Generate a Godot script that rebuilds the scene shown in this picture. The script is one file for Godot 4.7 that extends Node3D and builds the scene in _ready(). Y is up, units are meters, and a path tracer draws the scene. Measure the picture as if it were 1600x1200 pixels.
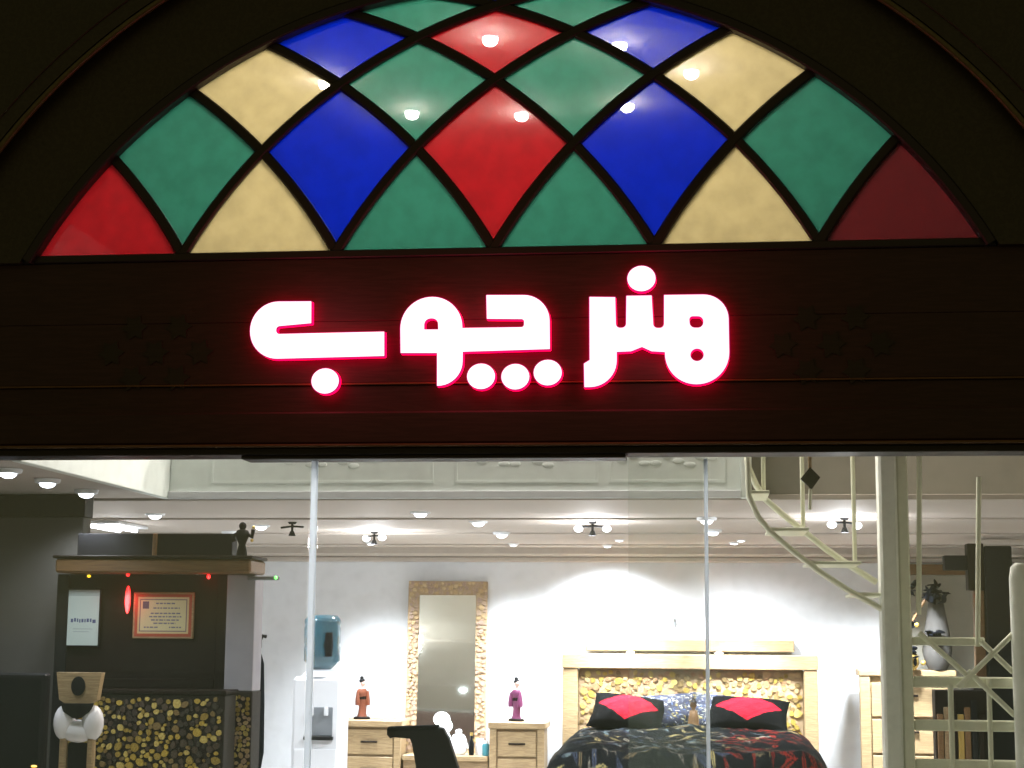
extends Node3D

# ---------------------------------------------------------------- helpers
var M := {}
var rng := RandomNumberGenerator.new()
var taken := {}

class MB:
	var st := SurfaceTool.new()
	func _init():
		st.begin(Mesh.PRIMITIVE_TRIANGLES)
	func tri(a: Vector3, b: Vector3, c: Vector3, na: Vector3, nb: Vector3, nc: Vector3, ua := Vector2.ZERO, ub := Vector2.ZERO, uc := Vector2.ZERO) -> void:
		var g := (b - a).cross(c - a)
		if g.length_squared() < 1e-16:
			return
		var order = [[a, na, ua], [b, nb, ub], [c, nc, uc]]
		if g.dot(na + nb + nc) > 0.0:
			order = [[a, na, ua], [c, nc, uc], [b, nb, ub]]
		for o in order:
			st.set_normal(o[1])
			st.set_uv(o[2])
			st.add_vertex(o[0])
	func flat(pts: Array, out: Vector3) -> void:   # convex polygon, facing «out»
		var n: Vector3 = ((pts[1] - pts[0]) as Vector3).cross(pts[2] - pts[0]).normalized()
		if n.dot(out) < 0.0:
			n = -n
		for i in range(1, pts.size() - 1):
			tri(pts[0], pts[i], pts[i + 1], n, n, n)
	func box(c: Vector3, s: Vector3, bev := 0.004, t := Transform3D()) -> MB:
		var h := s / 2.0
		bev = minf(bev, minf(h.x, minf(h.y, h.z)) * 0.45)
		var P := func(ax: int, sx: float, sy: float, sz: float) -> Vector3:
			var v := Vector3(sx * (h.x - bev), sy * (h.y - bev), sz * (h.z - bev))
			v[ax] += bev * [sx, sy, sz][ax]
			return t * (c + v)
		var d := func(v: Vector3) -> Vector3: return t.basis * v
		for ax in 3:
			var b := (ax + 1) % 3
			var e := (ax + 2) % 3
			for s0 in [-1.0, 1.0]:
				var q := []
				for k in [[-1.0, -1.0], [1.0, -1.0], [1.0, 1.0], [-1.0, 1.0]]:
					var v := [0.0, 0.0, 0.0]
					v[ax] = s0; v[b] = k[0]; v[e] = k[1]
					q.append(P.call(ax, v[0], v[1], v[2]))
				var n := Vector3.ZERO
				n[ax] = s0
				flat(q, d.call(n))
				for s1 in [-1.0, 1.0]:      # the edge between faces ax and b
					var q2 := []
					for w in [[ax, -1.0], [ax, 1.0], [b, 1.0], [b, -1.0]]:
						var v := [0.0, 0.0, 0.0]
						v[ax] = s0; v[b] = s1; v[e] = w[1]
						q2.append(P.call(w[0], v[0], v[1], v[2]))
					var n2 := Vector3.ZERO
					n2[ax] = s0; n2[b] = s1
					flat(q2, d.call(n2))
		for sx in [-1.0, 1.0]:
			for sy in [-1.0, 1.0]:
				for sz in [-1.0, 1.0]:
					flat([P.call(0, sx, sy, sz), P.call(1, sx, sy, sz), P.call(2, sx, sy, sz)], d.call(Vector3(sx, sy, sz)))
		return self
	func prism(poly: PackedVector2Array, z0: float, z1: float) -> MB:   # polygon in x, y pulled from z0 to z1
		var idx := Geometry2D.triangulate_polygon(poly)
		for k in range(0, idx.size(), 3):
			var a := poly[idx[k]]
			var b := poly[idx[k + 1]]
			var c := poly[idx[k + 2]]
			for zz in [[z0, signf(z0 - z1)], [z1, signf(z1 - z0)]]:
				var n := Vector3(0, 0, zz[1])
				tri(Vector3(a.x, a.y, zz[0]), Vector3(b.x, b.y, zz[0]), Vector3(c.x, c.y, zz[0]), n, n, n, a, b, c)
		var cw := Geometry2D.is_polygon_clockwise(poly)
		for i in poly.size():
			var a := poly[i]
			var b := poly[(i + 1) % poly.size()]
			if a.distance_to(b) < 1e-6:
				continue
			var n2 := Vector2(b.y - a.y, a.x - b.x).normalized() * (-1.0 if cw else 1.0)
			flat([Vector3(a.x, a.y, z0), Vector3(b.x, b.y, z0), Vector3(b.x, b.y, z1), Vector3(a.x, a.y, z1)], Vector3(n2.x, n2.y, 0))
		return self
	func grid(rows: Array, close_u := false, flip := false) -> MB:    # rows of points joined into one smooth sheet
		var nr := rows.size()
		var nc: int = rows[0].size()
		var nor := []
		for r in nr:
			var line := []
			for k in nc:
				var l: int = (k - 1 + nc) % nc if close_u else maxi(k - 1, 0)
				var m: int = (k + 1) % nc if close_u else mini(k + 1, nc - 1)
				var du: Vector3 = rows[r][m] - rows[r][l]
				var dv: Vector3 = rows[mini(r + 1, nr - 1)][k] - rows[maxi(r - 1, 0)][k]
				var n := du.cross(dv)
				if n.length_squared() < 1e-14:
					n = Vector3.UP * (1.0 if r > nr / 2 else -1.0) * (-1.0 if flip else 1.0)
				line.append(n.normalized() * (-1.0 if flip else 1.0))
			nor.append(line)
		var last := nc if close_u else nc - 1
		for r in nr - 1:
			for k in last:
				var m := (k + 1) % nc
				var u0 := float(k) / last
				var u1 := float(k + 1) / last
				var v0 := float(r) / (nr - 1)
				var v1 := float(r + 1) / (nr - 1)
				tri(rows[r][k], rows[r][m], rows[r + 1][m], nor[r][k], nor[r][m], nor[r + 1][m], Vector2(u0, v0), Vector2(u1, v0), Vector2(u1, v1))
				tri(rows[r][k], rows[r + 1][m], rows[r + 1][k], nor[r][k], nor[r + 1][m], nor[r + 1][k], Vector2(u0, v0), Vector2(u1, v1), Vector2(u0, v1))
		return self
	func lathe(prof: Array, c: Vector3, n := 20, sx := 1.0, sz := 1.0, t := Transform3D()) -> MB:   # profile of [radius, height] from the bottom up
		var rows := []
		for p in prof:
			var row := []
			for k in n:
				var a := TAU * k / n
				row.append(t * (c + Vector3(cos(a) * p[0] * sx, p[1], -sin(a) * p[0] * sz)))
			rows.append(row)
		for end in [[0, -1.0], [prof.size() - 1, 1.0]]:
			if prof[end[0]][0] > 0.0005:
				flat(rows[end[0]], t.basis * Vector3(0, end[1], 0))
		return grid(rows, true)
	func ball(c: Vector3, r: Vector3, n := 16, t := Transform3D()) -> MB:
		var prof := []
		for k in 10:
			var a := -PI / 2 + PI * k / 9.0
			prof.append([maxf(cos(a), 0.0002), sin(a) * r.y])
		return lathe(prof, c, n, r.x, r.z, t)
	func tube(pts: Array, rad: float, n := 10, flat_z := 1.0) -> MB:
		var rows := []
		for i in pts.size():
			var dir: Vector3 = (pts[mini(i + 1, pts.size() - 1)] - pts[maxi(i - 1, 0)]).normalized()
			var up := Vector3(0, 0, 1) if absf(dir.z) < 0.9 else Vector3(0, 1, 0)
			var s := dir.cross(up).normalized()
			var w := s.cross(dir).normalized()
			var row := []
			for k in n:
				var a := TAU * k / n
				row.append(pts[i] + s * cos(a) * rad + w * sin(a) * rad * flat_z)
			rows.append(row)
		flat(rows[0], pts[0] - pts[1])
		flat(rows[-1], pts[-1] - pts[-2])
		return grid(rows, true, true)
	func strip(pts: Array, w: float, z0: float, z1: float, caps := true) -> MB:   # a bar of width w along points in x, y
		var l := []
		var r := []
		for i in pts.size():
			var d: Vector2 = (pts[mini(i + 1, pts.size() - 1)] - pts[maxi(i - 1, 0)]).normalized()
			var n := Vector2(-d.y, d.x) * w / 2
			l.append(pts[i] + n)
			r.append(pts[i] - n)
		var b := minf(w * 0.16, 0.008)
		for i in pts.size() - 1:
			var m: Vector2 = (pts[i + 1] - pts[i]).normalized()
			var nn := Vector3(-m.y, m.x, 0)
			var f := func(p: Vector2, z: float) -> Vector3: return Vector3(p.x, p.y, z)
			var inl = [l[i].lerp(r[i], b / w), l[i + 1].lerp(r[i + 1], b / w)]
			var inr = [r[i].lerp(l[i], b / w), r[i + 1].lerp(l[i + 1], b / w)]
			flat([f.call(inl[0], z1), f.call(inl[1], z1), f.call(inr[1], z1), f.call(inr[0], z1)], Vector3(0, 0, 1))
			flat([f.call(l[i], z0), f.call(l[i + 1], z0), f.call(r[i + 1], z0), f.call(r[i], z0)], Vector3(0, 0, -1))
			flat([f.call(inl[0], z1), f.call(inl[1], z1), f.call(l[i + 1], z1 - b), f.call(l[i], z1 - b)], nn + Vector3(0, 0, 1))
			flat([f.call(inr[0], z1), f.call(inr[1], z1), f.call(r[i + 1], z1 - b), f.call(r[i], z1 - b)], -nn + Vector3(0, 0, 1))
			flat([f.call(l[i], z0), f.call(l[i + 1], z0), f.call(l[i + 1], z1 - b), f.call(l[i], z1 - b)], nn)
			flat([f.call(r[i], z0), f.call(r[i + 1], z0), f.call(r[i + 1], z1 - b), f.call(r[i], z1 - b)], -nn)
		if caps:
			for e in [[0, 1], [pts.size() - 1, pts.size() - 2]]:
				var d: Vector2 = pts[e[0]] - pts[e[1]]
				var a: Vector2 = l[e[0]]
				var c: Vector2 = r[e[0]]
				flat([Vector3(a.x, a.y, z0), Vector3(a.x, a.y, z1 - b), Vector3(c.x, c.y, z1 - b), Vector3(c.x, c.y, z0)], Vector3(d.x, d.y, 0))
		return self
	func done() -> ArrayMesh:
		return st.commit()


func numbered(n: String) -> String:
	if not taken.has(n):
		taken[n] = 0
		return n
	taken[n] += 1
	return "%s_%03d" % [n, taken[n]]

func tag(o: Node, label: String, category: String, group := "") -> Node:
	o.set_meta("label", label)
	o.set_meta("category", category)
	if group:
		o.set_meta("group", group)
	return o

func thing(called: String, label: String, category: String, at := Vector3.ZERO, group := "") -> Node3D:
	var o := Node3D.new()
	o.name = numbered(called)
	o.position = at
	add_child(o)
	tag(o, label, category, group)
	return o

func put(called: String, mesh: Mesh, mat: Material, parent: Node = self) -> MeshInstance3D:
	var o := MeshInstance3D.new()
	o.name = called if parent != self else numbered(called)
	o.mesh = mesh
	o.material_override = mat
	parent.add_child(o, true)
	return o

func struct(called: String, mesh: Mesh, mat: Material) -> MeshInstance3D:
	var o := put(called, mesh, mat)
	o.set_meta("kind", "structure")
	return o

func bx(x0: float, x1: float, y0: float, y1: float, z0: float, z1: float, bev := 0.004) -> ArrayMesh:
	return MB.new().box(Vector3((x0 + x1) / 2, (y0 + y1) / 2, (z0 + z1) / 2), Vector3(absf(x1 - x0), absf(y1 - y0), absf(z1 - z0)), bev).done()

func noise_tex(freq: float, seed_: int, ramp: Array, oct := 4, size := 256, type := FastNoiseLite.TYPE_SIMPLEX_SMOOTH) -> NoiseTexture2D:
	var n := FastNoiseLite.new()
	n.noise_type = type
	n.seed = seed_
	n.frequency = freq
	n.fractal_octaves = oct
	var t := NoiseTexture2D.new()
	t.width = size
	t.height = size
	t.seamless = true
	t.noise = n
	var g := Gradient.new()
	g.offsets = PackedFloat32Array(ramp.map(func(r): return r[0]))
	g.colors = PackedColorArray(ramp.map(func(r): return r[1]))
	t.color_ramp = g
	return t

func lin(r: float, g: float, b: float, a := 1.0) -> Color:
	var c := Color(r, g, b).linear_to_srgb()
	c.a = a
	return c

func mat(key: String, c: Color, rough := 0.6, tex: Texture2D = null, scale := Vector3.ONE, world_space := true) -> StandardMaterial3D:
	var m := StandardMaterial3D.new()
	m.resource_name = key
	m.albedo_color = c
	m.roughness = rough
	if tex:
		m.albedo_texture = tex
		m.uv1_triplanar = true
		m.uv1_world_triplanar = world_space
		m.uv1_scale = scale
	M[key] = m
	return m

func glow(key: String, c: Color, strength: float) -> StandardMaterial3D:
	var m := mat(key, Color(0.9, 0.9, 0.9), 0.4)
	m.emission_enabled = true
	m.emission = c
	m.emission_energy_multiplier = strength
	return m

# polygon with rounded corners: points in millimetres, each [x, y] or [x, y, radius]
func rounded(pts: Array) -> PackedVector2Array:
	var out := PackedVector2Array()
	var n := pts.size()
	for i in n:
		var p := Vector2(pts[i][0], pts[i][1]) / 1000.0
		if pts[i].size() < 3:
			out.append(p)
			continue
		var a: Vector2 = Vector2(pts[(i + n - 1) % n][0], pts[(i + n - 1) % n][1]) / 1000.0 - p
		var b: Vector2 = Vector2(pts[(i + 1) % n][0], pts[(i + 1) % n][1]) / 1000.0 - p
		var r: float = pts[i][2] / 1000.0
		var half := absf(a.angle_to(b)) / 2.0
		var cut := minf(r / tan(half), minf(a.length(), b.length()) * 0.98)
		r = cut * tan(half)
		var s := p + a.normalized() * cut
		var e := p + b.normalized() * cut
		var c := p + (a.normalized() + b.normalized()).normalized() * (r / sin(half))
		var a0 := (s - c).angle()
		var sweep := wrapf((e - c).angle() - a0, -PI, PI)
		var steps := maxi(5, int(r / 0.01))
		for k in steps + 1:
			out.append(c + Vector2.from_angle(a0 + sweep * k / steps) * r)
	return out

func circle(x: float, y: float, rx: float, ry: float, n := 28) -> PackedVector2Array:
	var out := PackedVector2Array()
	for k in n:
		var a := TAU * k / n
		out.append(Vector2(x + cos(a) * rx, y + sin(a) * ry) / 1000.0)
	return out

# outer outline with holes joined to it by slits thinner than a hair
func with_holes(outer: PackedVector2Array, holes: Array) -> PackedVector2Array:
	var o := outer.duplicate()
	if not Geometry2D.is_polygon_clockwise(o):
		o.reverse()
	for h in holes:
		var q: PackedVector2Array = h.duplicate()
		if Geometry2D.is_polygon_clockwise(q):
			q.reverse()
		var best := [1e9, 0, 0]
		for i in o.size():
			for j in q.size():
				var dd := o[i].distance_to(q[j])
				if dd < best[0]:
					best = [dd, i, j]
		var i0: int = best[1]
		var j0: int = best[2]
		var next := PackedVector2Array()
		for i in i0 + 1:
			next.append(o[i])
		for k in q.size():
			next.append(q[(j0 + k) % q.size()])
		var eps := (o[i0] - q[j0]).orthogonal().normalized() * 0.00015
		# come back a hair beside the slit
		var last := q[j0].lerp(q[(j0 + q.size() - 1) % q.size()], 0.02)
		next.append(last)
		next.append(o[i0].lerp(o[(i0 + 1) % o.size()], 0.02))
		for i in range(i0 + 1, o.size()):
			next.append(o[i])
		o = next
	return o

func grow_poly(p: PackedVector2Array, d: float) -> PackedVector2Array:
	var q := p.duplicate()
	var r := Geometry2D.offset_polygon(q, d, Geometry2D.JOIN_ROUND)
	return r[0] if r.size() else q

func spot(at: Vector3, towards: Vector3, energy: float, angle: float, c := Color(0.95, 0.975, 1.0), size := 0.04, soft := 0.7) -> void:
	var l := SpotLight3D.new()
	l.name = numbered("lamp_light")
	l.position = at
	l.light_energy = energy
	l.light_color = c
	l.spot_angle = angle
	l.spot_angle_attenuation = soft
	l.spot_range = 12.0
	l.spot_attenuation = 2.0
	l.light_size = size
	l.shadow_enabled = true
	add_child(l)
	l.look_at_from_position(at, at + towards, Vector3(0, 0, 1) if absf(towards.normalized().y) > 0.9 else Vector3.UP)

func omni(at: Vector3, energy: float, c := Color(0.97, 0.98, 1.0), size := 0.05) -> void:
	var l := OmniLight3D.new()
	l.name = numbered("lamp_light")
	l.position = at
	l.light_energy = energy
	l.light_color = c
	l.omni_range = 12.0
	l.omni_attenuation = 2.0
	l.light_size = size
	l.shadow_enabled = true
	add_child(l)

const SP := 0.69            # spacing of the arch lattice
const AR := 2.387           # radius of every lattice curve
const YB := 3.135           # foot of the arch
const CEIL := 2.25          # underside of the mezzanine
const BACK := -7.6          # back wall of the shop
const MEZZ := -2.25         # front edge of the mezzanine

func _ready() -> void:
	rng.seed = 11
	# ------------------------------------------------------------ camera, sky, exposure
	var cam := Camera3D.new()
	cam.name = "camera"
	cam.fov = rad_to_deg(2.0 * atan(600.0 / 2602.6))
	cam.position = Vector3(0.916, 1.5, 6.948)
	cam.rotation = Vector3(0.1489, 0.1193, 0.0078)
	cam.near = 0.05
	cam.far = 200.0
	cam.current = true
	var at := CameraAttributesPhysical.new()
	at.frustum_focal_length = 50.0
	at.frustum_focus_distance = 5.8
	at.exposure_aperture = 3.5
	at.frustum_near = 0.05
	at.frustum_far = 200.0
	add_child(cam)
	var env := Environment.new()
	env.background_mode = Environment.BG_SKY
	var sky := ProceduralSkyMaterial.new()
	sky.sky_top_color = Color(0.10, 0.095, 0.05)
	sky.sky_horizon_color = Color(0.17, 0.15, 0.07)
	sky.ground_horizon_color = Color(0.10, 0.09, 0.05)
	sky.ground_bottom_color = Color(0.05, 0.045, 0.03)
	env.sky = Sky.new()
	env.sky.sky_material = sky
	env.background_energy_multiplier = 7.5
	env.tonemap_mode = Environment.TONE_MAPPER_LINEAR
	env.tonemap_exposure = 1.12
	env.sdfgi_enabled = true
	env.ssao_enabled = true
	env.ssil_enabled = true
	var we := WorldEnvironment.new()
	we.name = "environment"
	we.environment = env
	add_child(we)
	materials()
	building()
	shopfront()
	stained_glass()
	shop_sign()
	ceiling_lamps()
	left_side()
	back_wall_things()
	bed()
	right_side()
	near_things()


func materials() -> void:
	var fine := noise_tex(0.03, 3, [[0.0, Color(0.955, 0.955, 0.955)], [0.6, Color(1, 1, 1)], [1.0, Color(0.98, 0.98, 0.98)]])
	var grain := noise_tex(0.02, 7, [[0.0, Color(0.72, 0.69, 0.66)], [0.4, Color(0.96, 0.95, 0.93)], [0.55, Color(0.82, 0.79, 0.76)], [1.0, Color(1, 1, 1)]], 5)
	var mottle := noise_tex(0.018, 21, [[0.2, Color(0.945, 0.945, 0.94)], [0.5, Color(0.975, 0.975, 0.97)], [0.8, Color(1, 1, 1)]], 5, 512)
	mat("plaster", lin(0.7, 0.73, 0.76), 0.85, fine, Vector3.ONE * 0.7)
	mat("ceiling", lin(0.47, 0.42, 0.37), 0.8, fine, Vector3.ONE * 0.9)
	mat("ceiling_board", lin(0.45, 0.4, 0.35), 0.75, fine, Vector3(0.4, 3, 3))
	mat("pier_paint", lin(0.4, 0.4, 0.45), 0.85, fine, Vector3.ONE * 0.7)
	mat("ceiling_paint", lin(0.3, 0.28, 0.25), 0.8, fine, Vector3.ONE * 0.7)
	mat("parapet", lin(0.8, 0.87, 0.83), 0.75, fine, Vector3.ONE * 0.8)
	mat("grey_wall", lin(0.07, 0.066, 0.06), 0.8, fine, Vector3.ONE * 0.7)
	mat("olive_wall", lin(0.3, 0.29, 0.24), 0.8, fine, Vector3.ONE * 0.7)
	mat("floor", lin(0.6, 0.57, 0.53), 0.35, fine, Vector3.ONE)
	mat("pavement", lin(0.16, 0.15, 0.14), 0.8, fine, Vector3.ONE)
	mat("dark_wood", lin(0.055, 0.022, 0.019), 0.6, grain, Vector3(0.35, 5, 5))
	mat("darker_wood", lin(0.03, 0.022, 0.014), 0.55, grain, Vector3(0.35, 5, 5))
	mat("casing_wood", lin(0.055, 0.045, 0.025), 0.5, grain, Vector3(3, 3, 3))
	mat("trim_wood", lin(0.17, 0.14, 0.05), 0.3, grain, Vector3(3, 3, 3))
	mat("lead", lin(0.02, 0.012, 0.012), 0.5)
	mat("panel_wood", lin(0.014, 0.008, 0.006), 0.6, grain, Vector3(5, 0.5, 5)).metallic_specular = 0.25
	mat("mid_wood", lin(0.2, 0.11, 0.04), 0.5, grain, Vector3(0.5, 6, 6))
	mat("oak", lin(0.48, 0.36, 0.2), 0.5, grain, Vector3(0.5, 7, 7))
	mat("oak_dark", lin(0.36, 0.26, 0.14), 0.5, grain, Vector3(0.5, 7, 7))
	mat("black", lin(0.008, 0.008, 0.01), 0.6).metallic_specular = 0.25
	mat("black_gloss", lin(0.006, 0.006, 0.008), 0.2).metallic_specular = 0.3
	mat("black_cloth", lin(0.004, 0.005, 0.008), 0.9).metallic_specular = 0.1
	mat("white_plastic", lin(0.75, 0.77, 0.8), 0.35)
	mat("grey_plastic", lin(0.2, 0.22, 0.24), 0.5)
	mat("porcelain", lin(0.85, 0.85, 0.88), 0.25)
	mat("white_paint", lin(0.8, 0.82, 0.64), 0.6, fine, Vector3.ONE * 2)
	mat("pale_paint", lin(0.82, 0.85, 0.76), 0.6, fine, Vector3.ONE * 2)
	mat("metal", lin(0.5, 0.5, 0.5), 0.3).metallic = 0.9
	mat("mirror", lin(0.88, 0.94, 0.87), 0.05).metallic = 1.0
	mat("chrome", lin(0.7, 0.7, 0.7), 0.15).metallic = 1.0
	mat("teal_plastic", lin(0.06, 0.25, 0.3), 0.3)
	mat("gold", lin(0.6, 0.42, 0.12), 0.35).metallic = 0.6
	mat("ground_dark", lin(0.02, 0.016, 0.012), 0.9)
	mat("tile_ground", lin(0.4, 0.29, 0.17), 0.8)
	var slices := [lin(0.64, 0.49, 0.09), lin(0.45, 0.34, 0.07), lin(0.28, 0.2, 0.08), lin(0.09, 0.065, 0.05), lin(0.74, 0.62, 0.2), lin(0.5, 0.3, 0.16), lin(0.05, 0.04, 0.035)]
	var ring := noise_tex(0.05, 33, [[0.0, Color(0.75, 0.7, 0.6)], [1.0, Color(1, 1, 1)]], 3, 128)
	for i in slices.size():
		mat("slice%d" % i, slices[i], 0.5, ring, Vector3.ONE * 12)
	var peb := [lin(0.55, 0.42, 0.33), lin(0.66, 0.5, 0.28), lin(0.48, 0.36, 0.31), lin(0.75, 0.6, 0.38)]
	for i in peb.size():
		mat("pebble%d" % i, peb[i], 0.4, ring, Vector3.ONE * 15)
	# coloured window glass: milky, lets light through scattered, and a little straight
	var cols := {"red": lin(0.31, 0.013, 0.019), "green": lin(0.042, 0.19, 0.135), "cream": lin(0.43, 0.38, 0.225), "blue": lin(0.001, 0.022, 0.35), "maroon": lin(0.12, 0.016, 0.018)}  # last tint is the red with weaker light put into its colour
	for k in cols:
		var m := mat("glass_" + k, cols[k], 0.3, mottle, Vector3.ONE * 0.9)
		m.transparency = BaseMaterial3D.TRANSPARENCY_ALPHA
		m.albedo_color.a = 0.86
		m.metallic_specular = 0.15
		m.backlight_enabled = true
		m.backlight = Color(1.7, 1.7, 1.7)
	var g := mat("clear_glass", Color(0.85, 0.95, 0.9, 0.06), 0.03)
	g.transparency = BaseMaterial3D.TRANSPARENCY_ALPHA
	g.cull_mode = BaseMaterial3D.CULL_DISABLED
	var ge := mat("glass_edge", lin(0.36, 0.38, 0.42), 0.3)
	ge.backlight_enabled = true
	ge.backlight = Color(1.5, 1.55, 1.6)
	var w := mat("water_bottle", lin(0.025, 0.12, 0.17), 0.12)
	w.albedo_color.a = 0.75
	w.transparency = BaseMaterial3D.TRANSPARENCY_ALPHA
	glow("lamp_glow", Color(0.93, 0.96, 1.0), 9.0)
	glow("upper_lamp_glow", Color(1, 0.97, 0.95), 800.0)
	glow("sign_face", Color(1.0, 0.94, 1.0), 1.25)
	glow("sign_face_pink", Color(1.0, 0.9, 0.99), 1.16)
	glow("sign_edge", Color(0.8, 0.03, 0.4), 0.8).albedo_color = Color(0.3, 0.02, 0.1)
	glow("sign_halo", Color(1.0, 0.008, 0.24), 5.0).albedo_color = Color(0.15, 0.0, 0.02)
	glow("red_led", Color(1.0, 0.02, 0.08), 3.0)
	glow("green_led", Color(0.3, 1.0, 0.3), 3.0)
	glow("amber_led", Color(1.0, 0.8, 0.1), 2.0)


# ---------------------------------------------------------------- the building
func building() -> void:
	struct("pavement", bx(-40, 40, -0.35, -0.15, 0.14, 60), M.pavement)
	struct("floor", bx(-4.4, 3.9, -0.2, 0.0, -7.8, 0.1), M.floor)
	struct("wall_back", bx(-4.4, 3.9, 0.0, 4.75, -7.8, BACK), M.plaster)
	struct("wall_left", bx(-4.4, -4.2, 0.0, 4.75, BACK, -0.15), M.plaster)
	struct("wall_right", bx(3.6, 3.9, 0.0, 4.75, BACK, -0.15), M.olive_wall)
	struct("ceiling_upper", bx(-4.4, 3.9, 4.75, 4.95, -7.8, 0.0), M.ceiling_paint)
	# mezzanine: slab, arm along the left, boards under it
	var mz := thing("mezzanine", "white mezzanine floor with a pale moulded front over the shop", "mezzanine")
	put("slab", bx(-4.2, 1.08, CEIL + 0.02, 2.5, BACK, MEZZ - 0.02), M.ceiling, mz)
	put("slab", bx(1.082, 3.6, CEIL + 0.02, 2.5, BACK, MEZZ - 0.5), M.ceiling, mz)
	put("left_arm", bx(-4.2, -2.19, CEIL, 2.5, MEZZ + 0.004, -0.16), M.ceiling, mz)
	put("parapet", bx(-2.14, 1.08, CEIL - 0.004, 3.15, MEZZ - 0.02, MEZZ + 0.03), M.parapet, mz)
	put("parapet", bx(-2.19, -2.143, CEIL - 0.004, 3.15, MEZZ - 0.02, -0.16), M.parapet, mz)
	put("parapet", bx(1.09, 3.6, CEIL - 0.004, 3.0, MEZZ - 0.52, MEZZ - 0.46), M.olive_wall, mz)
	put("lip", bx(-2.14, 1.08, CEIL - 0.008, CEIL + 0.035, MEZZ + 0.03, MEZZ + 0.06), M.plaster, mz)
	put("lip", bx(1.09, 3.6, CEIL - 0.008, CEIL + 0.05, MEZZ - 0.46, MEZZ - 0.43), M.ceiling, mz)
	put("end_cap", bx(1.08, 1.14, CEIL - 0.006, 3.15, MEZZ - 0.5, MEZZ + 0.05), M.parapet, mz)
	for r in [[-1.9, -0.62], [-0.5, 0.3], [0.36, 1.0]]:
		var fr := MB.new()
		for e in [[r[0], r[1], 2.33, 2.345], [r[0], r[1], 2.62, 2.635], [r[0], r[0] + 0.015, 2.345, 2.62], [r[1] - 0.015, r[1], 2.345, 2.62]]:
			fr.box(Vector3((e[0] + e[1]) / 2, (e[2] + e[3]) / 2, MEZZ + 0.0315), Vector3(e[1] - e[0], e[3] - e[2], 0.004), 0.001)
		put("moulding", fr.done(), M.parapet, mz)
	for c in [-1.2, -0.1, 0.68]:      # a raised scroll of leaves in each frame
		var sc := MB.new()
		for k in 9:
			var a := (k - 4) * 0.062
			sc.ball(Vector3(c + a, 2.45 + sin(k * 1.9) * 0.025, MEZZ + 0.03), Vector3(0.032, 0.016, 0.004), 10)
		put("scroll", sc.done(), M.parapet, mz)
	var z := MEZZ - 0.03
	var k := 0
	while z > BACK + 0.3:
		var w := 1.0 if k % 2 == 0 else 0.6
		put("ceiling_board", bx(-4.19, 3.59, CEIL - (0.012 if k % 2 == 0 else 0.0), CEIL + 0.018, maxf(z - w, BACK + 0.25), z - 0.003, 0.003), M.ceiling if k % 2 else M.ceiling_board, mz)
		z -= w
		k += 1
	put("cove", bx(-4.19, 3.59, 2.17, CEIL + 0.018, BACK + 0.002, BACK + 0.12, 0.02), M.ceiling, mz)
	put("cove", bx(-4.19, 3.59, 2.12, 2.168, BACK + 0.002, BACK + 0.05, 0.012), M.ceiling, mz)
	# grey partition at the left, and the olive panel at the right of the back wall
	var pt := thing("partition_wall", "dark grey partition wall at the left edge under a dark red-brown band", "wall", Vector3(-3.4, 0, -2.0))
	put("panel", bx(-0.79, 0.865, 0, 2.12, -0.06, 0.06), M.grey_wall, pt)
	put("top_band", bx(-0.79, 0.875, 2.122, CEIL - 0.004, -0.06, 0.07), M.panel_wood, pt)
	var op := thing("wall_panel", "grey-olive wall panel behind the ornaments right of the bed", "panel", Vector3(2.95, 0, BACK))
	put("board", bx(-0.42, 0.64, 0, 2.02, 0.0, 0.05), M.olive_wall, op)
	put("top_rail", bx(-0.45, 0.645, 2.022, 2.11, 0.0, 0.07), M.mid_wood, op)


# ---------------------------------------------------------------- the wooden shopfront
func arc(cx: float, cy: float, r: float, a0: float, a1: float, n: int) -> Array:
	var o := []
	for i in n + 1:
		var a := lerpf(a0, a1, float(i) / n)
		o.append(Vector2(cx + cos(a) * r, cy + sin(a) * r))
	return o

func arch_centre() -> float:
	return YB - sqrt(AR * AR - 9.0 * SP * SP)

func wall_with_arch(r: float, z0: float, z1: float) -> ArrayMesh:
	var cy := arch_centre()
	var foot := YB - 0.03
	var a := asin((foot - cy) / r)
	var mesh := MB.new()
	for side in 2:      # two halves, so that each outline stays simple
		var poly := PackedVector2Array()
		var pts := arc(0, cy, r, PI - a, PI / 2, 40) if side == 0 else arc(0, cy, r, a, PI / 2, 40)
		for p in pts:
			poly.append(p)
		var sx := -1.0 if side == 0 else 1.0
		poly.append(Vector2(0, 5.0))
		poly.append(Vector2(4.4 * sx, 5.0))
		poly.append(Vector2(4.4 * sx, foot))
		mesh.prism(poly, z0, z1)
	return mesh.done()

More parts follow.
